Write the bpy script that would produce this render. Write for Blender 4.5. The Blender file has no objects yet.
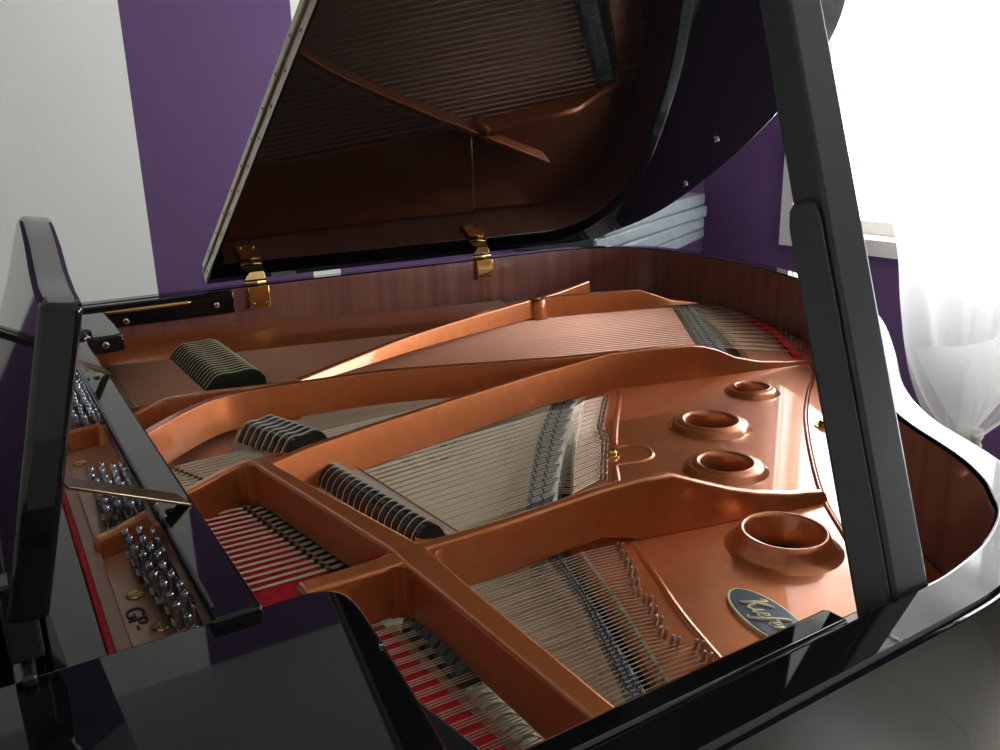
import bpy, bmesh, math, random
from mathutils import Vector, Matrix
random.seed(7)
SC = bpy.context.scene
COL = SC.collection
R = math.radians
PI = math.pi

# ------------------------------------------------------------------ camera
cam_d = bpy.data.cameras.new('camera'); cam = bpy.data.objects.new('camera', cam_d); COL.objects.link(cam)
cam_d.sensor_width = 36.0; cam_d.lens = 848.28 * 36 / 1000; cam_d.clip_start = 0.01
_yaw, _pit, _rol = 0.548289387, 0.284049221, -0.0259524
_F = Vector((math.sin(_yaw)*math.cos(_pit), math.cos(_yaw)*math.cos(_pit), -math.sin(_pit)))
_r = Vector((math.cos(_yaw), -math.sin(_yaw), 0)); _u = _r.cross(_F)
_r2 = _r*math.cos(_rol) + _u*math.sin(_rol); _u2 = -_r*math.sin(_rol) + _u*math.cos(_rol)
cam.matrix_world = Matrix(((_r2.x, _u2.x, -_F.x, -0.4130), (_r2.y, _u2.y, -_F.y, -0.29376), (_r2.z, _u2.z, -_F.z, 0.29023), (0, 0, 0, 1)))
SC.camera = cam

# ------------------------------------------------------------------ view, sky and daylight
SC.view_settings.view_transform = 'Standard'; SC.view_settings.look = 'None'
SC.view_settings.gamma = 1.0; SC.view_settings.use_curve_mapping = False
SC.view_settings.exposure = 0.0
FLOOR, CEIL = -1.06, 1.32
WX, WY, BX, BY = 2.08, 2.2, -2.5, -3.6       # inside faces of the four walls
W1 = (0.15, 1.745, -0.09, 1.17)              # window in the end wall: y0,y1,z0,z1
W3 = (-1.75, -0.22, -0.22, .60)               # second window in the end wall, right of the photograph
world = bpy.data.worlds.new('world'); SC.world = world; world.use_nodes = True
bg = world.node_tree.nodes['Background']; bg.inputs[0].default_value = (0.93, 0.97, 1.0, 1); bg.inputs[1].default_value = 15.0
def area(name, loc, rot, sx, sy, power, col=(1, 1, 1), portal=False):
    l = bpy.data.lights.new(name, 'AREA'); l.shape = 'RECTANGLE'; l.size = sx; l.size_y = sy; l.energy = power; l.color = col
    if portal: l.cycles.is_portal = True
    o = bpy.data.objects.new(name, l); o.location = loc; o.rotation_euler = rot; COL.objects.link(o); return o
area('window_portal', (WX+.12, (W1[0]+W1[1])/2, (W1[2]+W1[3])/2), (0, R(90), 0), W1[3]-W1[2], W1[1]-W1[0], 1, portal=True)
area('side_window_portal', (WX+.12, (W3[0]+W3[1])/2, (W3[2]+W3[3])/2), (0, R(90), 0), W3[3]-W3[2], W3[1]-W3[0], 1, portal=True)

# ------------------------------------------------------------------ materials
def mat(name, col, rough=.5, metal=0., coat=0., coatr=.03, spec=.5, ior=None):
    m = bpy.data.materials.new(name); m.use_nodes = True
    b = m.node_tree.nodes['Principled BSDF']
    b.inputs['Base Color'].default_value = (*col, 1); b.inputs['Roughness'].default_value = rough
    b.inputs['Metallic'].default_value = metal; b.inputs['Coat Weight'].default_value = coat
    b.inputs['Coat Roughness'].default_value = coatr; b.inputs['Specular IOR Level'].default_value = spec
    if ior: b.inputs['IOR'].default_value = ior
    return m
def nodes(m): return m.node_tree.nodes, m.node_tree.links, m.node_tree.nodes['Principled BSDF']
def noise_mix(m, c1, c2, scale=(1, 1, 1), ns=5., detail=4., lo=.35, hi=.65, bump=0.):
    n, l, b = nodes(m)
    tc = n.new('ShaderNodeTexCoord'); mp = n.new('ShaderNodeMapping'); mp.inputs['Scale'].default_value = scale
    nz = n.new('ShaderNodeTexNoise'); nz.inputs['Scale'].default_value = ns; nz.inputs['Detail'].default_value = detail
    cr = n.new('ShaderNodeValToRGB'); cr.color_ramp.elements[0].position = lo; cr.color_ramp.elements[1].position = hi
    cr.color_ramp.elements[0].color = (*c1, 1); cr.color_ramp.elements[1].color = (*c2, 1)
    l.new(tc.outputs['Object'], mp.inputs['Vector']); l.new(mp.outputs[0], nz.inputs['Vector'])
    l.new(nz.outputs['Fac'], cr.inputs[0]); l.new(cr.outputs[0], b.inputs['Base Color'])
    if bump:
        bp = n.new('ShaderNodeBump'); bp.inputs['Strength'].default_value = bump; bp.inputs['Distance'].default_value = .002
        l.new(nz.outputs['Fac'], bp.inputs['Height']); l.new(bp.outputs[0], b.inputs['Normal'])
    return m
M = {}
M['black'] = mat('black_polyester', (.006, .006, .007), .03, spec=.5, ior=1.5)
M['black_satin'] = mat('black_satin', (.016, .018, .018), .25)
M['copper'] = noise_mix(mat('copper_lacquer', (.6, .23, .08), .34, metal=.6, coat=1., coatr=.035), (.64, .185, .052), (.70, .21, .062), ns=60, bump=.03)
M['copper_web'] = noise_mix(mat('pinblock_web', (.42, .19, .12), .4, metal=.35, coat=.4, coatr=.1), (.40, .19, .115), (.50, .24, .15), ns=18)
M['wood'] = noise_mix(mat('sapele', (.16, .06, .04), .3, coat=.5, coatr=.06), (.17, .062, .048), (.30, .12, .09), scale=(34, 34, 1.2), ns=1.6, detail=5, lo=.3, hi=.72)
M['spruce'] = noise_mix(mat('spruce', (.6, .5, .36), .45, coat=.2), (.60, .48, .33), (.74, .62, .46), scale=(2, 60, 1), ns=3)
M['maple'] = mat('maple', (.72, .66, .55), .5)
M['graphite'] = mat('graphite', (.10, .15, .19), .35, metal=.3)
M['brass'] = mat('brass', (.78, .55, .2), .16, metal=1.)
M['brass_dull'] = mat('aged_brass', (.42, .33, .18), .32, metal=1.)
M['nickel'] = mat('nickel', (.62, .63, .64), .16, metal=1.)
M['hinge_leaf'] = mat('hinge_leaf', (.66, .62, .5), .3, metal=1.)
M['steel'] = mat('steel', (.70, .61, .47), .45, metal=.65)
M['pin'] = mat('pin_steel', (.46, .49, .52), .16, metal=1.)
M['hitch'] = mat('hitch_steel', (.42, .36, .32), .3, metal=.9)
M['winding'] = mat('copper_winding', (.86, .43, .29), .45, metal=.2)
M['red'] = noise_mix(mat('red_felt', (.5, .012, .02), .9), (.62, .010, .024), (.78, .02, .04), ns=90)
M['pinkfelt'] = mat('faded_felt', (.55, .2, .2), .9)
M['felt'] = mat('white_felt', (.62, .57, .46), .95)
M['felt_grey'] = mat('grey_felt', (.11, .11, .095), .95)
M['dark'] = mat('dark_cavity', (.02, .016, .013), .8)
M['navy'] = mat('navy_enamel', (.035, .065, .12), .3, coat=.4)
M['gold'] = mat('gold_letters', (.86, .80, .52), .35, metal=.25)
M['ink'] = mat('ink', (.03, .035, .04), .6)
M['white'] = mat('white_plaster', (.80, .80, .775), .85)
M['ceiling'] = mat('ceiling_paint', (.66, .66, .63), .9)
M['frame'] = mat('window_frame_paint', (.72, .69, .64), .45)
M['greyboard'] = noise_mix(mat('grey_board', (.34, .37, .39), .32), (.085, .10, .108), (.12, .135, .145), ns=30)
M['cabinet'] = mat('dark_cabinet', (.07, .055, .06), .5)
M['handle_black'] = mat('screw_black', (.03, .03, .03), .4)
# floor: pale tiles
fm = mat('floor_tiles', (.6, .56, .48), .25); n, l, b = nodes(fm)
tc = n.new('ShaderNodeTexCoord'); br = n.new('ShaderNodeTexBrick'); br.offset = 0
br.inputs['Color1'].default_value = (.44, .41, .355, 1); br.inputs['Color2'].default_value = (.41, .38, .33, 1); br.inputs['Mortar'].default_value = (.36, .33, .29, 1)
br.inputs['Scale'].default_value = 1; br.inputs['Mortar Size'].default_value = .004; br.inputs['Brick Width'].default_value = .45; br.inputs['Row Height'].default_value = .45
l.new(tc.outputs['Object'], br.inputs['Vector']); l.new(br.outputs[0], b.inputs['Base Color']); M['floor'] = fm
# purple wall (paper with fine vertical lines)
def paper(name, c1, c2):
    m = mat(name, c1, .75); n, l, b = nodes(m)
    tc = n.new('ShaderNodeTexCoord'); mp = n.new('ShaderNodeMapping'); mp.inputs['Scale'].default_value = (1, 1, .04)
    nz = n.new('ShaderNodeTexNoise'); nz.inputs['Scale'].default_value = 140
    mx = n.new('ShaderNodeMixRGB'); mx.inputs[1].default_value = (*c1, 1); mx.inputs[2].default_value = (*c2, 1)
    l.new(tc.outputs['Object'], mp.inputs[0]); l.new(mp.outputs[0], nz.inputs['Vector']); l.new(nz.outputs['Fac'], mx.inputs[0]); l.new(mx.outputs[0], b.inputs['Base Color'])
    return m
M['purple'] = paper('purple_wallpaper', (.112, .050, .150), (.128, .060, .168))
M['whitepaper'] = paper('white_wallpaper', (.84, .84, .79), (.88, .88, .83))
# sheer curtain
sm = bpy.data.materials.new('sheer_fabric'); sm.use_nodes = True; n = sm.node_tree.nodes; l = sm.node_tree.links
n.remove(n['Principled BSDF']); out = n['Material Output']
tr = n.new('ShaderNodeBsdfTransparent'); tl = n.new('ShaderNodeBsdfTranslucent'); df = n.new('ShaderNodeBsdfDiffuse')
tl.inputs[0].default_value = (.93, .92, .90, 1); df.inputs[0].default_value = (.93, .92, .90, 1)
a1 = n.new('ShaderNodeMixShader'); a2 = n.new('ShaderNodeMixShader'); a1.inputs[0].default_value = .5; a2.inputs[0].default_value = .68
l.new(tl.outputs[0], a1.inputs[1]); l.new(df.outputs[0], a1.inputs[2]); l.new(tr.outputs[0], a2.inputs[1]); l.new(a1.outputs[0], a2.inputs[2]); l.new(a2.outputs[0], out.inputs[0])
M['sheer'] = sm
gm = bpy.data.materials.new('window_glass'); gm.use_nodes = True; n = gm.node_tree.nodes; l = gm.node_tree.links
n.remove(n['Principled BSDF']); tr = n.new('ShaderNodeBsdfTransparent'); gl = n.new('ShaderNodeBsdfGlossy'); gl.inputs['Roughness'].default_value = .02
mx = n.new('ShaderNodeMixShader'); mx.inputs[0].default_value = .05; l.new(tr.outputs[0], mx.inputs[1]); l.new(gl.outputs[0], mx.inputs[2]); l.new(mx.outputs[0], n['Material Output'].inputs[0])
M['glass'] = gm

# ------------------------------------------------------------------ plan points of the piano, metres
G = {
'strut2': [(-0.277,0.753,-0.055),(-0.2097,0.8201,-0.055),(-0.1484,0.8553,-0.055),(-0.0494,0.8529,-0.055),(0.0969,0.828,-0.055),(0.3418,0.7325,-0.055)],
'beamL': [(-0.1957,0.5902,-0.055),(-0.1541,0.3086,-0.055),(-0.1552,0.2926,-0.055),(-0.1499,0.2352,-0.055),(-0.1444,0.0577,-0.055)],
'beamR': [(-0.1765,0.5731,-0.055),(-0.1251,0.3038,-0.055),(-0.1282,0.2259,-0.055),(-0.1234,0.0596,-0.055)],
'hole1': [(0.5691,0.5688,-0.112)],
'hole2': [(0.4058,0.4954,-0.112)],
'hole3': [(0.3102,0.3757,-0.112)],
'hole4': [(0.2111,0.2038,-0.112)],
'badge': [(0.1011,0.171,-0.108),(0.113,0.167,-0.108),(0.1162,0.1107,-0.108),(0.0777,0.1138,-0.108),(0.0841,0.1491,-0.108)],
't2bridge_l': [(0.253,0.6658,-0.108),(0.1756,0.5804,-0.108),(0.0944,0.4756,-0.108),(0.0485,0.4148,-0.108)],
't2bridge_r': [(0.2884,0.6626,-0.108),(0.2024,0.5612,-0.108),(0.1358,0.4834,-0.108),(0.0903,0.427,-0.108)],
't2hitch': [(0.3679,0.6806,-0.106),(0.2724,0.5761,-0.106),(0.2418,0.5265,-0.106),(0.162,0.4296,-0.106)],
't3bridge_l': [(0.003,0.3013,-0.108),(-0.0157,0.2324,-0.108),(-0.0655,0.1144,-0.108)],
't3bridge_r': [(0.0151,0.2954,-0.108),(-0.0132,0.2076,-0.108),(-0.0468,0.1117,-0.108)],
'b_hitch': [(1.0099,1.0653,-0.098),(1.0192,0.9993,-0.098),(0.9442,0.8631,-0.098),(0.8603,0.7419,-0.098),(0.7782,0.6386,-0.098)],
'b_pins2': [(0.9741,1.0922,-0.1),(0.9393,0.9533,-0.1),(0.8305,0.7754,-0.1),(0.7722,0.6786,-0.1)],
'red': [(-0.3698,0.8319,-0.105),(-0.3676,0.3915,-0.105)],
'badge_c': (0.1,0.125,-0.112),
'badge_s': (0.0484,0.0211,-1.7628),
'brace1': [(-0.389,0.352,0.0544),(-0.3016,0.3941,0.0015)],
'brace2': [(-0.3311,0.8,0.0337),(-0.2964,0.8705,0.0015)],
'print': [(0.0338,0.6875,0.012,0.005),(0.0425,0.6901,0.012,0.005),(0.0337,0.666,0.012,0.005),(0.0632,0.6979,0.012,0.005),(0.0689,0.6939,0.012,0.005),(0.078,0.6966,0.012,0.005),(0.0873,0.6993,0.012,0.005),(0.0638,0.6662,0.012,0.005),(0.066,0.6559,0.012,0.005),(0.1015,0.7081,0.012,0.005),(0.1087,0.7126,0.012,0.005),(0.1177,0.7112,0.012,0.005),(0.1286,0.7132,0.012,0.005),(0.1396,0.7153,0.012,0.005),(0.1508,0.7173,0.012,0.005),(0.0655,0.6783,0.012,0.005),(0.0805,0.6631,0.012,0.005),(0.0914,0.6688,0.012,0.005),(0.1089,0.6609,0.012,0.005),(0.1235,0.6642,0.012,0.005)],
}
# ------------------------------------------------------------------ helpers
def link(name, me, mats, parent=None, smooth=False, bevel=0., seg=2, kind=None, label=None):
    o = bpy.data.objects.new(name, me); COL.objects.link(o)
    if not isinstance(mats, (list, tuple)): mats = [mats]
    if len(me.materials) == 0:
        for m in mats: me.materials.append(m)
    if smooth:
        for f in me.polygons: f.use_smooth = True
    if bevel:
        bv = o.modifiers.new('bevel', 'BEVEL'); bv.width = bevel; bv.segments = seg; bv.limit_method = 'ANGLE'; bv.angle_limit = R(35)
        for f in me.polygons: f.use_smooth = True
        me.set_sharp_from_angle(angle=R(50))
        bv.harden_normals = False
    if parent: o.parent = parent
    if kind: o['kind'] = kind
    if label: o['label'] = label
    return o
class MB:
    def __init__(s): s.bm = bmesh.new()
    def box(s, c, d, rot=None, mi=0):
        m = Matrix.Translation(c) @ (rot.to_4x4() if rot is not None else Matrix()) @ Matrix.Diagonal((d[0], d[1], d[2], 1))
        r = bmesh.ops.create_cube(s.bm, size=1, matrix=m)
        for f in set(f for v in r['verts'] for f in v.link_faces): f.material_index = mi
        return s
    def bx(s, x0, x1, y0, y1, z0, z1, mi=0): return s.box(((x0+x1)/2, (y0+y1)/2, (z0+z1)/2), (x1-x0, y1-y0, z1-z0), mi=mi)
    def prism(s, poly, z0, z1, mi=0):
        A = [s.bm.verts.new((x, y, z0)) for x, y in poly]; B = [s.bm.verts.new((x, y, z1)) for x, y in poly]; k = len(poly)
        fs = [s.bm.faces.new(A[::-1]), s.bm.faces.new(B)]
        for i in range(k): fs.append(s.bm.faces.new((A[i], A[(i+1) % k], B[(i+1) % k], B[i])))
        for f in fs: f.material_index = mi
        return s
    def sweep(s, rings, closed=False, caps=True, mi=0):
        V = [[s.bm.verts.new(p) for p in r] for r in rings]; k = len(rings[0]); fs = []
        for i in range(len(V)-1 + (1 if closed else 0)):
            a, b_ = V[i], V[(i+1) % len(V)]
            for j in range(k): fs.append(s.bm.faces.new((a[j], a[(j+1) % k], b_[(j+1) % k], b_[j])))
        if caps and not closed: fs += [s.bm.faces.new(V[0][::-1]), s.bm.faces.new(V[-1])]
        for f in fs: f.material_index = mi
        return s
    def tube(s, pts, r, n=6, mi=0):
        pts = [Vector(p) for p in pts]; rings = []
        for i, p in enumerate(pts):
            d = (pts[min(i+1, len(pts)-1)] - pts[max(i-1, 0)]).normalized()
            a = d.cross(Vector((0, 0, 1)))
            if a.length < 1e-3: a = d.cross(Vector((1, 0, 0)))
            a.normalize(); c = d.cross(a); rr = r[i] if isinstance(r, (list, tuple)) else r
            rings.append([p + a*math.cos(t)*rr + c*math.sin(t)*rr for t in [2*PI*k/n for k in range(n)]])
        return s.sweep(rings, mi=mi)
    def lathe(s, prof, c=(0, 0, 0), n=32, mi=0, closed=False):
        rings = []
        for k in range(n):
            t = 2*PI*k/n; rings.append([Vector(c) + Vector((r*math.cos(t), r*math.sin(t), z)) for r, z in prof])
        V = [[s.bm.verts.new(p) for p in r] for r in rings]; m = len(prof)
        for i in range(n):
            a, b_ = V[i], V[(i+1) % n]
            for j in range(m if closed else m-1):
                try: s.bm.faces.new((a[j], b_[j], b_[(j+1) % m], a[(j+1) % m])).material_index = mi
                except ValueError: pass
        return s
    def ball(s, c, r, sc=(1, 1, 1), mi=0, u=12, v=8):
        m = Matrix.Translation(c) @ Matrix.Diagonal((sc[0], sc[1], sc[2], 1))
        q = bmesh.ops.create_uvsphere(s.bm, u_segments=u, v_segments=v, radius=r, matrix=m)
        for f in set(f for w in q['verts'] for f in w.link_faces): f.material_index = mi
        return s
    def mesh(s, name):
        bmesh.ops.remove_doubles(s.bm, verts=s.bm.verts, dist=1e-6)
        bmesh.ops.recalc_face_normals(s.bm, faces=s.bm.faces)
        me = bpy.data.meshes.new(name); s.bm.to_mesh(me); s.bm.free(); return me
    def build(s, name, mats, parent=None, **k): return link(name, s.mesh(name), mats, parent, **k)
def lerp(a, b, t): return tuple(a[i] + (b[i]-a[i])*t for i in range(len(a)))
def along(pl, t):
    L = [math.dist(pl[i], pl[i+1]) for i in range(len(pl)-1)]; d = t*sum(L)
    for i, q in enumerate(L):
        if d <= q or i == len(L)-1: return lerp(pl[i], pl[i+1], d/q if q else 0)
        d -= q
def smooth(pl, k=6, closed=False):
    out = []; n = len(pl)
    g = lambda i: pl[i % n] if closed else pl[min(max(i, 0), n-1)]
    for i in range(n if closed else n-1):
        a, b_, c, d = g(i-1), g(i), g(i+1), g(i+2)
        for j in range(k):
            t = j/k; out.append(tuple(.5*((2*b_[q]) + (-a[q]+c[q])*t + (2*a[q]-5*b_[q]+4*c[q]-d[q])*t*t + (-a[q]+3*b_[q]-3*c[q]+d[q])*t**3) for q in range(len(b_))))
    if not closed: out.append(tuple(pl[-1]))
    return out
def offset(pl, d):
    out = []
    for i in range(len(pl)):
        a = pl[max(i-1, 0)]; b_ = pl[min(i+1, len(pl)-1)]; t = Vector((b_[0]-a[0], b_[1]-a[1])).normalized()
        out.append((pl[i][0] - t.y*d, pl[i][1] + t.x*d))
    return out
def slab(name, outer, holes, z0, z1, m, parent=None, bev=0., **k):
    cu = bpy.data.curves.new(name, 'CURVE'); cu.dimensions = '2D'; cu.fill_mode = 'BOTH'
    cu.extrude = (z1-z0)/2 - bev; cu.bevel_depth = bev; cu.bevel_resolution = 2
    if bev: cu.offset = -bev
    for pl in [outer] + holes:
        sp = cu.splines.new('POLY'); sp.points.add(len(pl)-1); sp.use_cyclic_u = True
        for i, q in enumerate(pl): sp.points[i].co = (q[0], q[1], 0, 1)
    t = bpy.data.objects.new('tmp', cu); COL.objects.link(t); bpy.context.view_layer.update()
    me = bpy.data.meshes.new_from_object(t.evaluated_get(bpy.context.evaluated_depsgraph_get()))
    bpy.data.objects.remove(t); me.name = name; me.transform(Matrix.Translation((0, 0, (z0+z1)/2))); me.materials.clear()
    return link(name, me, m, parent, **k)
def tag(o, label=None, cat=None, group=None, kind=None):
    if label: o['label'] = label
    if cat: o['category'] = cat
    if group: o['group'] = group
    if kind: o['kind'] = kind
    return o
def empty(name, loc, rz=0.):
    o = bpy.data.objects.new(name, None); o.location = loc; o.rotation_euler = (0, 0, rz); COL.objects.link(o); return o
def inst(src, name, parent, loc=(0, 0, 0), rot=(0, 0, 0), sc=1.):
    o = src.copy(); o.name = name; COL.objects.link(o); o.parent = parent; o.location = loc; o.rotation_euler = rot; o.scale = (sc, sc, sc)
    return o
def join_copies(name, me, mats, mts, parent, **k):
    bm = bmesh.new()
    for m in mts:
        t = me.copy(); t.transform(m); bm.from_mesh(t); bpy.data.meshes.remove(t)
    o = bpy.data.meshes.new(name); bm.to_mesh(o); bm.free(); o.materials.clear()
    return link(name, o, mats, parent, **k)

# ------------------------------------------------------------------ the room
T_ = .2
def struct(o): o['kind'] = 'structure'; return o
struct(MB().bx(BX-T_, WX+T_, BY-T_, WY+T_, FLOOR-.1, FLOOR).build('floor', M['floor']))
struct(MB().bx(BX-T_, WX+T_, BY-T_, WY+T_, CEIL, CEIL+.1).build('ceiling', M['ceiling']))
def wall_with_holes(name, axis, pos, a0, a1, holes, m, outward):
    mb = MB()
    def b(p0, p1, q0, q1):
        lo, hi = sorted((pos, pos+outward*T_))
        if axis == 'x': mb.bx(lo, hi, p0, p1, q0, q1)
        else: mb.bx(p0, p1, lo, hi, q0, q1)
    c = a0
    for h0, h1, z0, z1 in sorted(holes):
        b(c, h0, FLOOR, CEIL); b(h0, h1, FLOOR, z0); b(h0, h1, z1, CEIL); c = h1
    b(c, a1, FLOOR, CEIL)
    return struct(mb.build(name, m))
wall_with_holes('wall_right', 'x', WX, BY-T_, WY+T_, [W1, W3], M['purple'], 1)
wall_with_holes('wall_back', 'y', BY, BX-T_, WX+T_, [], M['whitepaper'], -1)
struct(MB().bx(BX-T_, BX, BY, WY, FLOOR, CEIL).build('wall_left', M['whitepaper']))
mb = MB().bx(BX, -1.16, WY, WY+T_, FLOOR, CEIL, mi=0).bx(-1.16, -.61, WY, WY+T_, FLOOR, CEIL, mi=1).bx(-.61, 0, WY, WY+T_, FLOOR, CEIL, mi=0).bx(0, .452, WY, WY+T_, FLOOR, CEIL, mi=1).bx(.452, .54, WY, WY+T_, FLOOR, CEIL, mi=0).bx(.54, WX, WY, WY+T_, FLOOR, CEIL, mi=1)
struct(mb.build('wall_front', [M['whitepaper'], M['purple']]))
struct(MB().bx(BX, WX-.012, WY-.012, WY, FLOOR, FLOOR+.06).build('baseboard_front', M['cabinet'], bevel=.003))
struct(MB().bx(WX-.012, WX, BY, WY-.012, FLOOR, FLOOR+.06).build('baseboard_right', M['cabinet'], bevel=.003))
def window(name, axis, pos, inward, hole, mull):
    h0, h1, z0, z1 = hole; w = .052
    root = None
    mb = MB()
    def b(p0, p1, q0, q1, d0, d1):
        lo, hi = sorted((pos+inward*d0, pos+inward*d1))
        if axis == 'x': mb.bx(lo, hi, p0, p1, q0, q1)
        else: mb.bx(p0, p1, lo, hi, q0, q1)
    # casing on the wall face
    for a in ((h0-w, h0, z0-w, z1+w), (h1, h1+w, z0-w, z1+w), (h0, h1, z0-w, z0), (h0, h1, z1, z1+w)): b(*a, 0, .02)
    for a in ((h0, h0+.004, z0, z1), (h1-.004, h1, z0, z1), (h0, h1, z0, z0+.004), (h0, h1, z1-.004, z1)): b(*a, -.19, 0)
    o = mb.build(name, M['frame']); struct(o)
    mb = MB()
    for a in ((h0, h0+.05, z0, z1), (h1-.05, h1, z0, z1), (h0, h1, z0, z0+.05), (h0, h1, z1-.05, z1)): b(*a, -.11, -.06)
    for q in mull: b(q-.03, q+.03, z0, z1, -.11, -.06)
    mb.build('window_frame', M['frame'], o, bevel=.003)
    mb = MB(); b(h0+.05, h1-.05, z0+.05, z1-.05, -.088, -.084); mb.build('window_pane', M['glass'], o)
    return o
window('window_1', 'x', WX, -1, W1, [.95])
window('window_2', 'x', WX, -1, W3, [])
# round ceiling lamp, out of view and unlit
cl = MB().lathe([(0, 0), (.02, 0), (.02, -.0), (.24, -.01), (.26, -.045), (.24, -.07), (0, -.08)], (-.7, -.4, CEIL), n=40).build('ceiling_lamp', mat('lamp_glass', (.85, .82, .76), .4), smooth=True)
tag(cl, 'round flat opal glass lamp under the ceiling', 'lamp')

# ------------------------------------------------------------------ sheer curtain
def curtain():
    L = [(1.537, 1.22), (1.50, 1.0), (1.417, .614), (1.29, .25), (1.181, -.045), (1.143, -.212), (1.109, -.338), (1.07, -.433), (1.021, -.51), (.97, -.553), (.90, -.572)]
    Rr = [(.20, 1.22), (.24, .932), (.34, .528), (.42, .25), (.50, .06), (.56, -.1), (.62, -.25), (.69, -.36), (.76, -.44), (.82, -.50), (.868, -.555)]
    L = smooth(L, 5); Rr = smooth(Rr, 5); n = len(L); mu = 90; bm = bmesh.new(); V = []
    for i in range(n):
        v = i/(n-1); row = []; gather = 1-v**3
        for j in range(mu):
            u = j/(mu-1); y = L[i][0] + (Rr[i][0]-L[i][0])*u; z = L[i][1] + (Rr[i][1]-L[i][1])*u
            sag = -.05*math.sin(PI*u)*max(0, v-.55)*2*(1-v)*2
            x = 1.80 + .022*gather*math.sin(u*40 + 2*math.sin(v*4)) + .012*math.sin(u*13+v*7) - .05*math.sin(PI*u)*max(0, v-.5)
            row.append(bm.verts.new((x, y, z+sag)))
        V.append(row)
    for i in range(n-1):
        for j in range(mu-1): bm.faces.new((V[i][j], V[i][j+1], V[i+1][j+1], V[i+1][j]))
    me = bpy.data.meshes.new('cloth'); bm.to_mesh(me); bm.free()
    root = link('sheer_curtain', me, M['sheer'], smooth=True)
    tag(root, 'sheer white curtain knotted at the bottom, hanging before the bright window', 'curtain')
    # a fold crossing in front, the knot and its tail
    bm = bmesh.new(); V = []
    for i in range(26):
        v = i/25; row = []
        for j in range(24):
            u = j/23
            a = lerp((.56, -.02), (.885, -.545), v); b_ = lerp((1.06, -.33), (.893, -.556), v)
            y = a[0]+(b_[0]-a[0])*u; z = a[1]+(b_[1]-a[1])*u - .07*math.sin(PI*u)*(1-v)
            row.append(bm.verts.new((1.765 + .02*math.sin(u*9+v*3)*(1-v*.7) + .03*v, y, z)))
        V.append(row)
    for i in range(25):
        for j in range(23): bm.faces.new((V[i][j], V[i][j+1], V[i+1][j+1], V[i+1][j]))
    me = bpy.data.meshes.new('fold'); bm.to_mesh(me); bm.free(); link('curtain_fold', me, M['sheer'], root, smooth=True)
    mb = MB(); pts = []
    for k in range(15):
        t = k/14*2*PI*.95; pts.append((1.785 + .02*math.cos(t*2), .878 + .026*math.sin(t), -.552 + .018*math.cos(t)))
    mb.tube(pts, [.015+.004*math.sin(k) for k in range(15)], 8)
    mb.tube([(1.785, .893, -.53), (1.785, .880, -.555), (1.785, .870, -.59), (1.78, .866, -.612)], [.015, .022, .018, .006], 8)
    mb.build('curtain_knot', mat('knotted_cloth', (.72, .7, .64), .8), root, smooth=True)
curtain()
cr = MB().tube([(1.80, .1, 1.262), (1.80, 1.70, 1.262)], .01, 12).ball((1.80, .09, 1.262), .018).ball((1.80, 1.71, 1.262), .018)
for yy in (.15, 1.6): cr.bx(1.795, WX, yy-.008, yy+.008, 1.254, 1.27)
tag(cr.build('curtain_rod', M['nickel'], smooth=True), 'thin metal curtain rod above the window', 'curtain rod')

# ------------------------------------------------------------------ grey boards piled on a cabinet behind the piano
d = Vector((.90, .50, 0)).normalized(); q = Vector((-d.y, d.x, 0)); rz = math.atan2(d.y, d.x)
P0 = Vector((1.0, 1.52, 0)); Ln = 1.02
c0 = P0 + d*(Ln/2+.03) + q*.13
cab = empty('low_cabinet', (c0.x, c0.y, FLOOR), rz); tag(cab, 'dark low cabinet behind the piano under the pile of grey boards', 'cabinet')
MB().bx(-.32, .32, -.1, .08, .04, .9265).build('body', M['cabinet'], cab, bevel=.004)
MB().bx(-.30, .30, -.09, .07, .0, .04).build('plinth', M['black_satin'], cab)
for s in (-1, 1):
    dd = MB().bx(min(0, s*.31), max(0, s*.31), -.113, -.101, .06, .915).build('door', M['cabinet'], cab, bevel=.003)
    MB().box((s*.05, -.125, .5), (.012, .012, .12)).build('handle', M['nickel'], dd, bevel=.002)
lab = ['topmost of the grey boards piled behind the piano', 'second grey board down in the pile behind the piano', 'third grey board down in the pile behind the piano', 'lowest grey board in the pile behind the piano']
zt = .038
for k in range(4):
    th = (.042, .040, .042, .038)[k]; zt -= th + .0015; off = (.02, -.005, -.012, .01)[k]; tw = (.02, -.015, .0, .012)[k]
    o = MB().bx(-Ln/2, Ln/2, -.13, .13, 0, th).bx(-Ln/2+.004, Ln/2-.004, -.134, -.13, .005, th-.004).build('grey_board', M['greyboard'], bevel=.005)
    o.location = (c0.x + d.x*off, c0.y + d.y*off, zt); o.rotation_euler = (0, 0, rz+tw)
    if k == 3: o.scale = (1, 1, 1)
    tag(o, lab[k], 'board', 'grey boards piled behind the piano')

# ================================================================== THE PIANO
piano = empty('grand_piano', (0, 0, FLOOR))
tag(piano, 'black polished grand piano with raised lid and bronze iron plate', 'piano')
piano_off = -FLOOR
def par(o):                               # keeps world coordinates under the piano's empty
    o.parent = piano; o.location = (o.location[0], o.location[1], o.location[2] + piano_off); return o
INNER = [(-.90, -.018), (-.5, -.018), (-.1, -.018), (.0, -.018), (.065, -.018), (.105, -.016), (.157, -.007), (.208, .012), (.238, .033), (.266, .057), (.299, .1),
         (.351, .19), (.43, .275), (.56, .375), (.70, .49), (.81, .605), (.895, .75), (.945, .885), (.972, 1.0), (.986, 1.14), (.982, 1.24), (.957, 1.30), (.905, 1.352), (.83, 1.382), (.75, 1.39), (.5, 1.39), (0, 1.39), (-.5, 1.39), (-.90, 1.39)]
INS = smooth(INNER, 5); TH = .036; ZB = -.35
OUTS = offset(INS, -TH)
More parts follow.
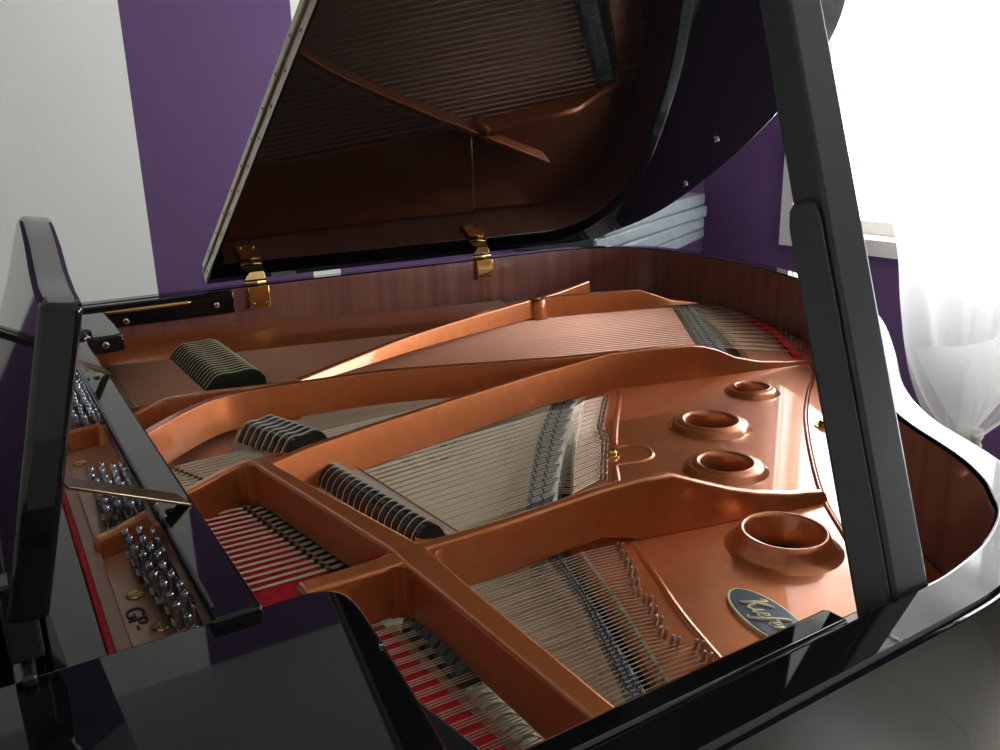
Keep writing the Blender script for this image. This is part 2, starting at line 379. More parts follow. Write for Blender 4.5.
def build_rim():
    mb = MB(); rings = []
    for a, o in zip(INS, OUTS):
        rings.append([(a[0], a[1], ZB), (o[0], o[1], ZB), (o[0], o[1], 0), (a[0], a[1], 0)])
    mb.sweep(rings)
    me = mb.mesh('rim')
    key = {(round(a[0], 3), round(a[1], 3)) for a in INS}
    for f in me.polygons:
        if abs(f.normal.z) < .5 and len(f.vertices) == 4 and all((round(me.vertices[v].co.x, 3), round(me.vertices[v].co.y, 3)) in key for v in f.vertices): f.material_index = 1
    return par(link('rim', me, [M['black'], M['wood']], bevel=.0045, seg=3))
rim = build_rim()
# inner support ledge of wood under the plate's edge
led = offset(INS, .03)
mb = MB(); mb.sweep([[(a[0], a[1], -.34), (o[0], o[1], -.34), (o[0], o[1], -.125), (a[0], a[1], -.125)] for a, o in zip(offset(INS, .0005), led)])
par(mb.build('inner_rim', M['wood']))
par(slab('void_shade_board', [p for p in INS], [], -.345, -.335, M['dark']))  # dark sheet; its colour stands in for the unlit void below the holes
# cheek blocks, key bed, fallboard, legs, pedals
par(MB().bx(-.90, -.37, -.018, 1.39, -.35, -.27).build('key_bed', M['black'], bevel=.003))
par(MB().bx(-.62, -.374, .0, 1.37, -.127, -.117).bx(-.66, -.62, .0, 1.37, -.27, -.105).build('fallboard', M['black'], bevel=.003))
for y0, y1 in ((-.054, .05), (1.32, 1.426)):
    par(MB().bx(-.92, -.66, y0, y1, -.352, -.02).build('cheek', M['black'], bevel=.01, seg=4))
kb = MB()
for k in range(52): kb.bx(-.81, -.665, .075+k*.0235, .075+k*.0235+.0228, -.27, -.245)
par(kb.build('white_keys', mat('ivory', (.8, .78, .72), .2), kind='stuff', bevel=.001))
kb = MB()
for k in range(52):
    if k % 7 in (0, 2, 3, 5, 6): kb.bx(-.76, -.665, .093+k*.0235, .093+k*.0235+.011, -.245, -.232)
par(kb.build('black_keys', M['black_satin'], kind='stuff', bevel=.001))
for x, y in ((-.6, .05), (-.6, 1.32), (.72, .95)):
    lg = par(MB().sweep([[(x+sx*w, y+sy*w, z) for sx, sy in ((-1, -1), (1, -1), (1, 1), (-1, 1))] for w, z in ((.06, -.35), (.06, -.45), (.05, -.48), (.035, -.98))]).build('leg', M['black'], bevel=.004))
    MB().tube([(x-.012, y, -1.0255), (x+.012, y, -1.0255)], .034, 20).bx(x-.016, x+.016, y-.016, y+.016, -.995, -.96).build('caster', M['brass_dull'], lg)
par(MB().bx(-.36, -.30, .6, .77, -.98, -.86).bx(-.34, -.32, .62, .64, -.86, -.35).bx(-.34, -.32, .73, .75, -.86, -.35).build('pedal_lyre', M['black'], bevel=.003))
for k in range(3): par(MB().box((-.41, .63+.055*k, -.96), (.12, .022, .008)).build('pedal', M['brass'], bevel=.003))

# music desk rails on the insides of the rim
rl = par(MB().bx(-.62, -.0, 1.37, 1.3895, -.046, -.0015).build('desk_rail', M['black'], bevel=.0025))
MB().tube([(-.30, 1.366, -.016), (-.088, 1.366, -.014), (-.08, 1.367, -.013)], [.0035, .0035, .001], 8).build('slide_rod', M['brass'], rl, smooth=True)
def screw(parent, c, axis, r=.006, m=None):
    mb = MB(); m = m or M['nickel']; mb.lathe([(0, 0), (r, 0), (r*.9, .002), (r*.5, .003), (0, .003)], n=14)
    mb.bx(-r*.7, r*.7, -.0007, .0007, .0026, .0035, mi=1); mb.bx(-.0007, .0007, -r*.7, r*.7, .0026, .0035, mi=1)
    me = mb.mesh('screw')
    rot = {'z': Matrix(), '-y': Matrix.Rotation(R(90), 4, 'X'), '-x': Matrix.Rotation(R(-90), 4, 'Y')}[axis]
    me.transform(Matrix.Translation(c) @ rot)
    return link('screw', me, [m, M['handle_black']], parent)
screw(rl, (-.20, 1.37, -.035), '-y'); screw(rl, (-.035, 1.37, -.026), '-y')
rt = par(MB().bx(-.62, -.0, -.0175, .0, -.05, -.0015).build('desk_rail', M['black'], bevel=.003))
MB().tube([(-.30, .004, -.018), (-.08, .004, -.016)], .0035, 8).build('slide_rod', M['brass'], rt, smooth=True)

# ------------------------------------------------------------------ lid (raised 30 degrees)
TH_L = R(30); HY, HZ = 1.43, .006
outl = offset(INS, -(TH+.02))
lid_poly = [(-.038, 0), (-.038, 1.505)]
tail = [(x, HY-y) for x, y in outl if x > 0.0]
lid_poly += tail[:]
lid_poly = [q for q in lid_poly if q[1] >= 0]
lid_poly.append((tail[-1][0], 0)) if tail[-1][1] > 0 else None
Lm = Matrix.Translation((0, HY, HZ)) @ Matrix(((1, 0, 0, 0), (0, -math.cos(TH_L), math.sin(TH_L), 0), (0, math.sin(TH_L), math.cos(TH_L), 0), (0, 0, 0, 1)))
# local lid frame: x along spine, y = distance from hinge line, z = outwards normal
def lidlocal(mb_or_me):
    mb_or_me.transform(Lm); mb_or_me.flip_normals() if hasattr(mb_or_me, 'flip_normals') else None; return mb_or_me
cleaned = []
for q2 in lid_poly:
    if not cleaned or math.dist(q2, cleaned[-1]) > 1e-4: cleaned.append(q2)
me = MB().prism([(x, u) for x, u in cleaned], 0, .018).mesh('lid'); me.transform(Lm)
def fixn(me):
    bm = bmesh.new(); bm.from_mesh(me); bmesh.ops.recalc_face_normals(bm, faces=bm.faces); bm.to_mesh(me); bm.free(); return me
lid = par(link('lid', fixn(me), M['black'], bevel=.003, seg=3))
def onlid(mb, name, m, **k):
    me = mb.mesh(name); me.transform(Lm); return link(name, fixn(me), m, lid, **k)
onlid(MB().bx(-.036, .31, .01, 1.50, .0215, .0395), 'front_flap', M['black'], bevel=.003)
hb = MB().bx(-.0395, -.0385, .012, 1.495, .001, .0165).bx(-.0375, -.0365, .012, 1.495, .023, .038)
onlid(hb, 'hinge_leaf', M['hinge_leaf'], label='long silvery hinge leaves along the folded lid edge')
hk = MB()
for k in range(62): hk.tube([(-.0395, .014+k*.0238, .0195), (-.0395, .014+k*.0238+.0225, .0195)], .0032, 8)
onlid(hk, 'hinge_knuckles', M['brass_dull'], smooth=False)
hs = MB()
for k in range(18):
    for zz in (.0085, .031): onlid(MB().box((-.0398 if zz < .02 else -.0378, .05+k*.082+(0 if zz < .02 else .04), zz), (.0012, .0032, .0032)), 'hinge_screw', M['handle_black'])
for (x, u) in ((.99, .30), (1.0, .62), (.905, .50)):
    onlid(MB().lathe([(0, 0), (.006, 0), (.006, -.004), (.004, -.006), (0, -.006)], (x, u, 0), n=14), 'rubber_bumper', M['nickel'])
def lid_hinge(x):
    h = MB().bx(x-.021, x+.021, 1.381, 1.39, -.046, -.001)
    hh = par(h.build('lid_hinge', M['brass'], bevel=.0015))
    MB().tube([(x-.024, 1.392, .006), (x+.018, 1.392, .006)], .006, 12).build('hinge_knuckle', M['brass'], hh, smooth=True)
    # upper leaf: slanted finger shaped plate bent towards the lid
    poly = [(-.024, 0), (.018, 0), (.019, .012), (.016, .018), (.024, .028), (.022, .034), (.008, .03), (-.006, .02), (-.018, .01)]
    mb = MB(); mb.prism(poly, -.0015, .0015); me = mb.mesh('hinge_leaf')
    me.transform(Matrix.Translation((x, 1.392, .010)) @ Matrix.Rotation(R(72), 4, 'X'))
    link('hinge_upper_leaf', fixn(me), M['brass'], hh, bevel=.0008)
    for s in (-1, 1): screw(hh, (x+s*.013, 1.381, -.036), '-y', .0035, M['brass'])
lid_hinge(.053); lid_hinge(.578)

# ------------------------------------------------------------------ lid prop
B = Vector((.068, .002, 0)); Tp = Vector((.18, .30, .657)); ax = (Tp-B).normalized(); Lp = (Tp-B).length
def stick(L, w, t, roundtop=False):
    mb = MB(); rings = []
    zs = [(0, 1), (L, 1)] if not roundtop else [(0, 1), (L-.02, 1), (L-.008, .85), (L-.002, .55), (L, .25)]
    for z, s in zs: rings.append([(sx*w/2*s, sy*t/2*s, z) for sx, sy in ((-1, -1), (1, -1), (1, 1), (-1, 1))])
    return mb.sweep(rings)
def orient(loc, axis, spin):
    qz = axis.to_track_quat('Z', 'Y'); return Matrix.Translation(loc) @ qz.to_matrix().to_4x4() @ Matrix.Rotation(spin, 4, 'Z')
B = B - ax*.045; Lp += .045
side = Vector((.545, -.838, 0)); side = (side - ax*side.dot(ax)).normalized(); front = ax.cross(side)
if front.y > 0: front = -front
def frame(loc, a, sd):
    b_ = a.cross(sd); return Matrix.Translation(loc) @ Matrix(((sd.x, b_.x, a.x, 0), (sd.y, b_.y, a.y, 0), (sd.z, b_.z, a.z, 0), (0, 0, 0, 1)))
me = stick(Lp-.003, .0315, .0315).mesh('prop'); me.transform(frame(B, ax, (side+front).normalized())); M['prop'] = mat('reflection_grey_lacquer', (.034, .040, .040), .3)  # black lacquer; the grey of its reflections is put into the base colour
prop = par(link('lid_prop', fixn(me), M['prop'], bevel=.003, seg=3))
me = stick(.300, .0225, .018, True).mesh('short_prop'); me.transform(frame(B - side*.0115 + front*.012 + ax*.006, (ax-side*.006).normalized(), (side+front*.25).normalized())); link('short_prop', fixn(me), M['prop'], prop, bevel=.0055, seg=4)
par(MB().bx(.035, .10, -.0165, .03, -.112, -.046).build('prop_bracket', M['wood'], bevel=.002))

# ------------------------------------------------------------------ music desk and its tray
tray = MB(); ZTR = -.008
tpoly = smooth([(-.64, .0025), (-.30, .0025), (-.262, .0025), (-.253, .03), (-.243, .12), (-.238, .185), (-.246, .206), (-.262, .213), (-.40, .213), (-.64, .213)][2:8], 4)
tray.prism([(-.64, .0025)] + [(x, y) for x, y in tpoly] + [(-.40, .213), (-.64, .213)], ZTR-.028, ZTR)
bp = [(-.64, 1.367), (-.236, 1.367), (-.236, 1.14), (-.25, 1.132), (-.40, 1.132), (-.64, 1.132)]
tray.prism(bp, ZTR-.028, ZTR)
tray.bx(-.64, -.45, .2, 1.14, ZTR-.028, ZTR)
tr = par(tray.build('music_desk_tray', M['black'], bevel=.004, seg=3))
mb = MB().prism([(-.50, .004), (-.215, .004), (-.232, .10), (-.243, .19), (-.26, .20), (-.5, .2)], -.075, -.037)
mb.build('tray_shade_block', M['black_satin'], tr, bevel=.002)  # black block added as the dark wedge of shade below the tray edge
cb = MB().bx(-.3265, -.2945, .200, 1.15, -.022, -.001).build('rear_rail', M['black'], tr, bevel=.0025, seg=3)
MB().bx(-.3235, -.3212, .215, 1.14, -.0015, .0002).build('rail_bead', M['black_satin'], tr)
MB().lathe([(0, 0), (.018, 0), (.019, .004), (.018, .016), (.012, .020), (0, .021)], (-.300, 1.13, -.012), n=24).build('rail_end_block', M['black'], tr, smooth=True)
screw(tr, (-.265, 1.1315, -.022), '-y', .006)
screw(tr, (-.246, .125, ZTR), 'z', .0016)
# the desk: leaning carved panel
K = .25; X0 = -.42
oy = [(.2, .03), (.2, .205), (.215, .2075), (.24, .209), (.28, .214), (.335, .2245), (.385, .232), (.41, .235), (.428, .234), (.445, .222), (.465, .195), (.51, .167), (.559, .141), (.64, .10), (.75, .055), (.80, .035), (.79, .014), (.70, .012), (.28, .012), (.26, .035)]
mb = MB(); A = []; Bv = []
for y, z in oy:
    A.append(mb.bm.verts.new((X0+K*z, y, z))); Bv.append(mb.bm.verts.new((X0+K*z-.021, y, z+.003)))
mb.bm.faces.new(A); mb.bm.faces.new(Bv[::-1])
for i in range(len(A)): mb.bm.faces.new((A[i], A[(i+1) % len(A)], Bv[(i+1) % len(A)], Bv[i]))
desk = par(mb.build('music_desk', M['black'], bevel=.004, seg=3))
MB().bx(-.436, -.418, .215, .235, .0, .05).bx(-.432, -.424, .2, .6, -.008, -.001).build('pivot_foot', M['black_satin'], desk, bevel=.002)
def brace(y, p0, p1, w=.012):
    d = (Vector(p1)-Vector(p0)); s = Vector((0, 1, 0)); s = (s - d.normalized()*s.dot(d.normalized())).normalized(); nn = d.normalized().cross(s)
    mb = MB(); rings = [[Vector(p) + s*a*w/2 + nn*b_*.0012 for a, b_ in ((-1, -1), (1, -1), (1, 1), (-1, 1))] for p in (p0, p1)]
    mb.sweep(rings)
    o = mb.build('brass_brace', M['brass_dull'], desk, bevel=.0005)
    screw(o, (p1[0]-.012, p1[1], p1[2]+.001), 'z', .0042, M['brass']); screw(o, (p1[0]-.022, p1[1]+.002, p1[2]+.0015), 'z', .002, M['brass'])
brace(.36, G['brace1'][0], G['brace1'][1], .021); brace(.8, G['brace2'][0], G['brace2'][1], .018)

# ------------------------------------------------------------------ cast iron plate
ZTOP, ZP, ZB_ = -.055, -.112, -.104
hc = {k: G[k][0] for k in ('hole1', 'hole2', 'hole3', 'hole4')}
hr = {'hole1': (.038, .024), 'hole2': (.052, .034), 'hole3': (.047, .030), 'hole4': (.050, .037)}
ins_off = offset(INS, .004)
rimpart = [q for q in ins_off if q[1] < .62 and q[0] > -.06][::-1]     # from (.8,.6) round to treble
field = [(.327, .688), (.40, .724), (.48, .712), (.65, .67), (.80, .632)] + [q for q in rimpart] + [(-.085, -.013), (-.072, .02), (-.036, .11), (0, .204), (.027, .292), (.036, .33), (.10, .405), (.205, .545), (.30, .655)]
def circ(c, r, n=40): return [(c[0]+r*math.cos(2*PI*k/n), c[1]+r*math.sin(2*PI*k/n)) for k in range(n)]
plate = par(slab('iron_plate', field, [circ(hc[k], hr[k][1]+.004) for k in hc], ZP-.012, ZP, M['copper']))
def pl(name, mb, m=None, **k):
    o = mb.build(name, m or M['copper'], **k); o.parent = plate; return o
plate_z = plate.location[2]
def collar(c, ro, ri, tall):
    mb = MB()
    if not tall:
        pr = [(ro+.006, -.001), (ro+.002, .0015), (ro-.001, .006), (ro-.005, .0075), (ro-.007, .007), (ro-.009, .0085), (ri+.004, .011), (ri, .009), (ri-.002, .003), (ri-.003, -.004), (ri-.003, -.012)]
    else:
        pr = [(ro+.010, -.001), (ro+.003, .001), (ro-.002, .006), (ro-.006, .014), (ro-.008, .0185), (ro-.011, .019), (ro-.0135, .015), (ri-.004, .002), (ri-.007, -.006), (ri-.007, -.013)]
    mb.lathe(pr, (c[0], c[1], ZP), n=56)
    return pl('sound_hole_collar', mb, smooth=True)
for k in hc: collar(hc[k], hr[k][0], hr[k][1], k == 'hole4')
def strut(path, w, zb, wb=None, name=None, side=1, rnd=.003):
    """path: points (x,y,ztop) along the near top edge; the bar lies on its +Y side"""
    wb = wb if wb is not None else w+.006; xy = [(q[0], q[1]) for q in path]; c = offset(xy, side*w/2); rings = []
    for i, q in enumerate(path):
        a = path[max(i-1, 0)]; b_ = path[min(i+1, len(path)-1)]; t = Vector((b_[0]-a[0], b_[1]-a[1])).normalized(); nn = Vector((-t.y, t.x))
        cx, cy = c[i]; z0 = zb[i] if isinstance(zb, (list, tuple)) else zb; zt = max(q[2], z0+.002)
        rings.append([(cx-nn.x*wb/2, cy-nn.y*wb/2, z0), (cx+nn.x*wb/2, cy+nn.y*wb/2, z0), (cx+nn.x*w/2, cy+nn.y*w/2, zt), (cx-nn.x*w/2, cy-nn.y*w/2, zt)])
    return MB().sweep(rings).build(name or 'plate_strut', M['copper'], bevel=rnd, seg=3)
def addstrut(*a, **k): o = strut(*a, **k); o.parent = plate; return o
s3 = [(-.1765, .5731, ZTOP), (-.13, .594, ZTOP), (-.04, .620, ZTOP), (.092, .6516, ZTOP), (.25, .686, ZTOP), (.4028, .7127, ZTOP), (.4731, .6968, -.0545), (.545, .681, -.0575), (.5717, .6744, -.0623), (.596, .6689, -.0701), (.6286, .6615, -.0857), (.6773, .6505, -.099), (.7366, .6371, -.106), (.79, .626, -.109)]
addstrut(s3, .010, [-.104]*5+[-.113]*9, wb=.026)
s4 = [(-.135, .3045, ZTOP), (-.053, .3035, ZTOP), (.0681, .3112, ZTOP), (.11, .3015, -.0500), (.1459, .2934, -.0509), (.178, .286, -.064), (.2136, .2779, -.0779), (.2501, .2695, -.0888), (.2876, .2609, -.0965), (.335, .2505, -.103)]
addstrut(s4, .012, [-.103]*3+[-.113]*7, wb=.026)
s2 = [(q[0], q[1], q[2]) for q in G['strut2']]
s2 = [(-.33, .757, -.082), (-.3144, .753, -.075), (-.2924, .75, -.062)] + s2 + [(.43, .714, -.056)]
addstrut(smooth(s2, 3), .012, -.1035, wb=.026)
f1 = [(-.0494, .8629, ZTOP), (-.1681, .8988, -.058), (-.2218, .9252, -.065), (-.263, .9161, -.075), (-.2993, .9315, -.085), (-.3511, .9153, -.085)][::-1]
addstrut(f1, .010, -.113)
pl('strut_knob', MB().lathe([(.016, -.03), (.012, -.02), (.010, 0), (.006, .004), (0, .004)], (-.303, .925, -.084), n=16), smooth=True)
f3 = [(-.36, .5663, -.092), (-.3316, .5739, -.087), (-.3039, .5791, -.079), (-.2714, .5753, -.068), (-.2127, .5979, -.06), (-.1947, .592, ZTOP), (-.17, .580, ZTOP)]
addstrut(smooth(f3, 3), .011, -.113)
lt = [(-.0466, .8696, -.055), (.08, .945, -.055), (.205, 1.0156, -.055), (.38, 1.088, -.055), (.55, 1.1494, -.055)]
addstrut(smooth(lt, 3), .010, [-.060]+[-.060-(k/12)**.6*.034 for k in range(1, 13)], wb=.022)
lb = [(.556, 1.148, ZTOP), (.60, 1.143, -.0545), (.7028, 1.1154, -.054), (.7934, 1.0914, -.0552), (.8284, 1.0822, -.069), (.8687, 1.0715, -.0846), (.93, 1.055, -.093)]
addstrut(lb, .012, -.095, wb=.024)
addstrut([(.56, 1.155, -.057), (.66, 1.19, -.055), (.7622, 1.2271, -.05)], .012, -.095)
pl('strut_boss', MB().lathe([(.020, -.04), (.017, -.012), (.014, .0), (.010, .003), (0, .003)], (.566, 1.15, -.058), n=20), smooth=True)
pl('plate_bolt', MB().lathe([(.007, 0), (.007, .004), (.004, .006), (0, .006)], (.566, 1.15, -.055), n=6), M['brass'])
# beam across and webs between the pockets
bl = [(q[0], q[1]) for q in G['beamL']]; brr = [(q[0], q[1]) for q in G['beamR']]
beam = [(-.2, .60)] + [(-.1957, .5902), (-.1545, .318), (-.1550, .300), (-.1545, .285), (-.152, .235), (-.1444, .0577), (-.141, -.01)] + [(-.119, -.01), (-.1234, .0596), (-.1265, .2259), (-.126, .296), (-.1251, .303), (-.1765, .5731), (-.17, .6)]
pl('cross_beam', MB().prism(beam, -.1035, ZTOP), bevel=.0035, seg=3)
pl('pocket_web', MB().prism([(-.24, .291), (-.150, .291), (-.150, .3125), (-.24, .3125)], -.1035, ZTOP-.0003), bevel=.0035, seg=3)
# corner fillets that round the pockets
def fillet(cx, cy, sx, sy, r=.018, z0=-.104, z1=ZTOP-.001):
    poly = [(cx, cy)] + [(cx+sx*r*(1-math.sin(t)), cy+sy*r*(1-math.cos(t))) for t in [k*PI/2/6 for k in range(7)]]
    pl('pocket_fillet', MB().prism(poly, z0, z1), bevel=.001)
fillet(-.1545, .3120, -1, 1, .016); fillet(-.1545, .2915, -1, -1, .014); fillet(-.1265, .2965, 1, -1, .012); fillet(-.192, .585, -1, -1, .012)
fillet(-.125, .318, 1, 1, .012); fillet(-.172, .60, 1, 1, .02)
# pin block web
web = [(-.363, .0), (-.363, 1.36), (-.20, 1.36), (-.20, 1.0), (-.15, .93), (-.14, .87), (-.17, .79), (-.215, .74), (-.19, .60), (-.17, .45), (-.172, .30), (-.160, 0)]
wb = pl('pin_block_web', MB().prism(web, ZP-.01, ZP), M['copper_web'], bevel=.001)
pl('front_lip', MB().bx(-.3725, -.3585, .0, 1.36, ZP-.012, ZP+.007), mat('lip_paint', (.50, .27, .2), .45), bevel=.002)
par(MB().bx(-.3765, -.3727, .0, 1.36, ZP-.02, ZP+.007).build('red_edge_felt', M['red']))
# flange along the spine, tail casting
ft = [(-.60, 1.388, -.066), (-.1852, 1.388, -.067), (.0211, 1.387, -.0695), (.2039, 1.387, -.083), (.4936, 1.387, -.097), (.62, 1.387, -.101)]
fb = [(-.60, 1.30, -.104), (-.2516, 1.2998, -.102), (-.0352, 1.2579, -.102), (.2925, 1.2014, -.103), (.4352, 1.1784, -.104), (.56, 1.16, -.105)]
mb = MB(); rings = []
for a, b_ in zip(ft, fb):
    rings.append([(a[0], a[1], a[2]), (a[0], a[1]-.012, a[2]-.0005), (b_[0], b_[1]+.012, b_[2]+.005), (b_[0], b_[1], b_[2]), (b_[0], b_[1], b_[2]-.012), (a[0], a[1], a[2]-.05)])
mb.sweep(rings); pl('spine_flange', mb, smooth=False, bevel=.003)
tailp = [(.985-.02, 1.06), (.90, .995), (.84, .885), (.80, .80), (.755, .716), (.70, .665), (.79, .632)]
tp = [(.56, 1.16)] + [(.93, 1.065), (.905, 1.0), (.868, .935), (.80, .83), (.745, .75), (.70, .69), (.71, .65), (.80, .634)] + [q for q in ins_off if q[1] >= .615 and q[0] > .55 and q[1] < 1.384]
tp = [q for i, q in enumerate(tp)]
pl('tail_casting', MB().prism(tp + [(.56, 1.384)], ZP-.012, ZP+.003))
# crease lines / ridges on the treble field
def ridge(pts, r=.0022, z=ZP):
    mb = MB(); rings = []
    P = smooth([(q[0], q[1]) for q in pts], 6); o1 = offset(P, r*2.2); o2 = offset(P, -r*2.2)
    for a, c, b_ in zip(o1, P, o2): rings.append([(a[0], a[1], z-.001), ((a[0]+c[0])/2, (a[1]+c[1])/2, z+r*.75), (c[0], c[1], z+r), ((b_[0]+c[0])/2, (b_[1]+c[1])/2, z+r*.75), (b_[0], b_[1], z-.001)])
    mb.sweep(rings); return pl('plate_ridge', mb, smooth=True)
ridge([(.40, .69), (.3964, .6768), (.3041, .5738), (.2609, .5231), (.2503, .507)])
ridge([(.2103, .4609), (.1769, .4147), (.12, .335)])
cxy = (.240, .478); ridge([(.2503, .507), (.268, .503), (.279, .482), (.268, .459), (.248, .452), (.222, .459), (.2103, .4609)])
ridge([(.098, .292), (.0931, .285), (.0717, .2333), (.0473, .1743), (.0277, .1132), (.0, .02)])
ridge([(.76, .615), (.7178, .5743), (.64, .52), (.5726, .4702), (.5139, .4225), (.4173, .335), (.3333, .2516), (.2677, .1698), (.2314, .1353), (.20, .06)], .002)
def plate_bolt(x, y, r=.009, m=None, z=ZP):
    return pl('plate_bolt', MB().lathe([(r*1.5, 0), (r*1.5, .0015), (r, .002), (r, .006), (r*.7, .008), (0, .0085)], (x, y, z), n=20).bx(x-r*.6, x+r*.6, y-.0008, y+.0008, z+.0082, z+.009), m or M['brass'])
plate_bolt(.532, .404, .010); plate_bolt(.2265, .4868, .006)
for x, y in ((-.3415, .472), (-.332, .4035), (-.3283, .7552), (-.345, .86), (-.34, 1.12)): pl('plate_screw', MB().lathe([(.0085, 0), (.0085, .0012), (.007, .0018), (0, .0014)], (x, y, ZP), n=24).bx(x-.004, x+.004, y-.0008, y+.0008, ZP+.0014, ZP+.0022).bx(x-.0008, x+.0008, y-.004, y+.004, ZP+.0014, ZP+.0022), M['brass'])
# number cast into the plate
def text_obj(s, size, ext, m, mw, name, parent):
    cu = bpy.data.curves.new(name, 'FONT'); cu.body = s; cu.size = size; cu.extrude = ext; t = bpy.data.objects.new('tmp', cu); COL.objects.link(t); bpy.context.view_layer.update()
    me = bpy.data.meshes.new_from_object(t.evaluated_get(bpy.context.evaluated_depsgraph_get())); bpy.data.objects.remove(t); me.transform(mw); me.materials.clear()
    return link(name, me, m, parent)
tm = Matrix.Translation((-.3555, .449, ZP+.0004)) @ Matrix.Rotation(R(-88), 4, 'Z') @ Matrix.Diagonal((1.15, 1, 1, 1))
text_obj('GP-', .0225, .0006, M['ink'], tm, 'cast_lettering', plate)

# ------------------------------------------------------------------ oval badge with script lettering
bc = Vector(G['badge_c']); ba, bb, bang = G['badge_s']
def ell(a, b_, n=48): return [(a*math.cos(2*PI*k/n), b_*math.sin(2*PI*k/n)) for k in range(n)]
mb = MB().prism(ell(ba, bb), 0, .003, mi=0).prism(ell(ba-.0022, bb-.0022), .003, .0036, mi=1)
def stroke(pts, w):
    P = smooth(pts, 6); ws = [w*(.55+.9*abs(math.sin(k*1.1/len(P)*PI))) for k in range(len(P))]
    mb.tube([(p_[0], p_[1], .0038) for p_ in P], ws, 6, mi=2)
S = bb*.86
def L_(ox, oy, pts, w=.0009): stroke([(ox+x*S+y*S*.35, oy+y*S) for x, y in pts], w)
yb = -bb*.34; x = -ba*.56
L_(x, yb, [(-.12, .95), (.1, 1.08), (.22, .95), (.16, .5), (.08, 0), (-.08, -.02)], .0013)
L_(x, yb, [(.75, 1.05), (.6, 1.0), (.2, .5), (.32, .42), (.5, .05), (.68, .0), (.8, .15)], .0012)
x += .92*S
L_(x, yb, [(-.12, .12), (0, .45), (-.02, .05), (.08, -.02), (.22, .15)]); L_(x, yb, [(.06, .74), (.1, .78)], .0012)
x += .30*S
L_(x, yb, [(-.02, .18), (.2, .28), (.2, .45), (.05, .42), (-.03, .15), (.08, -.02), (.3, .12)])
x += .45*S
L_(x, yb, [(.35, 1.0), (.2, 1.02), (.08, .6), (-.02, -.1), (-.2, -.5), (-.42, -.42)], .0012); L_(x, yb, [(-.1, .45), (.35, .5)])
x += .38*S
L_(x, yb, [(-.02, .18), (.2, .28), (.2, .45), (.05, .42), (-.03, .15), (.08, -.02), (.3, .12)])
x += .38*S
L_(x, yb, [(-.05, .1), (.0, .45), (.02, .0), (.05, .3), (.2, .48), (.3, .4)])
me = mb.mesh('badge'); me.transform(Matrix.Translation((bc.x, bc.y, ZP)) @ Matrix.Rotation(bang, 4, 'Z'))
link('oval_badge', me, [M['gold'], M['navy'], M['gold']], plate, label='navy oval badge with gold script lettering')

# ------------------------------------------------------------------ soundboard, bridges
sb = [(-.20, .0), (-.20, 1.36), (.80, 1.36), (.955, 1.2), (.955, 1.0), (.88, .78), (.70, .70), (.5, .80), (.345, .712), (.297, .66), (.21, .558), (.143, .48), (.097, .425), (.045, .335), (.022, .30), (-.008, .205), (-.042, .11), (-.075, 0)]
sbo = par(MB().prism(sb, -.148, -.140).build('soundboard', M['spruce']))
for x0, y0, dx, dy in G['print']:
    MB().box((x0, y0, -.1398), (dx, dy, .0004)).build('printed_mark', M['ink'], sbo)
def bridge(lft, rgt, zt, zb, n, edge=.16, mats=None, parent=None):
    """top band dark with zigzag pins, notched pale edge"""
    mb = MB(); rings = []; N = 40
    for k in range(N+1):
        a = along(lft, k/N); b_ = along(rgt, k/N)
        rings.append([(a[0], a[1], zb), (b_[0], b_[1], zb), (b_[0], b_[1], zt-.004), lerp((b_[0], b_[1], zt), (a[0], a[1], zt), .12), (a[0], a[1], zt)])
    mb.sweep(rings, mi=0)
    for k in range(n):                      # dark graphite field per note leaving pale notch teeth
        t0 = (k+.04)/n; t1 = (k+.98)/n; e = edge - .10*(k % 2)
        q = [along(lft, t0), along(rgt, t0), along(rgt, t1), along(lft, t1)]
        a, b_, c, d_ = q; p1 = lerp(b_, a, e); p2 = lerp(c, d_, e+.10)
        vs = [mb.bm.verts.new((w[0], w[1], zt+.0012)) for w in (a, p1, p2, d_)]; mb.bm.faces.new(vs).material_index = 1
        v2 = [mb.bm.verts.new((w[0], w[1], zt-.003)) for w in (a, p1, p2, d_)]
        for i in range(4): mb.bm.faces.new((vs[i], vs[(i+1) % 4], v2[(i+1) % 4], v2[i])).material_index = 1
    for k in range(n*3):                    # two rows of little pins
        t = (k+.5)/(n*3); a = along(lft, t); b_ = along(rgt, t); j = .04*((k % 3)-1)
        for f in (.14+j, .52+j):
            c = lerp(a, b_, f); mb.tube([(c[0], c[1], zt), (c[0]-.0006, c[1], zt+.0055)], .0009, 5, mi=2)
    return par(mb.build('bridge', [M['maple'], M['graphite'], M['pin']]))
t2l, t2r = [(q[0], q[1]) for q in G['t2bridge_l']], [(q[0], q[1]) for q in G['t2bridge_r']]
t2l = [(.30, .715)] + t2l + [(.0, .335)]; t2r = [(.335, .70)] + [(x+.005, y-.004) for x, y in t2r] + [(.050, .342)]
bridge(t2l, t2r, -.109, -.14, 22)
t3l = [(.008, .32)] + [(q[0], q[1]) for q in G['t3bridge_l']] + [(-.098, .01)]; t3r = [(.024, .32)] + [(q[0], q[1]) for q in G['t3bridge_r']] + [(-.078, .01)]
bridge(t3l, t3r, -.109, -.14, 24)
bridge([(.905, 1.095), (.896, 1.0842), (.7732, .916), (.66, .757)], [(.94, 1.083), (.9311, 1.0703), (.804, .8919), (.69, .732)], -.104, -.14, 26, edge=.12)
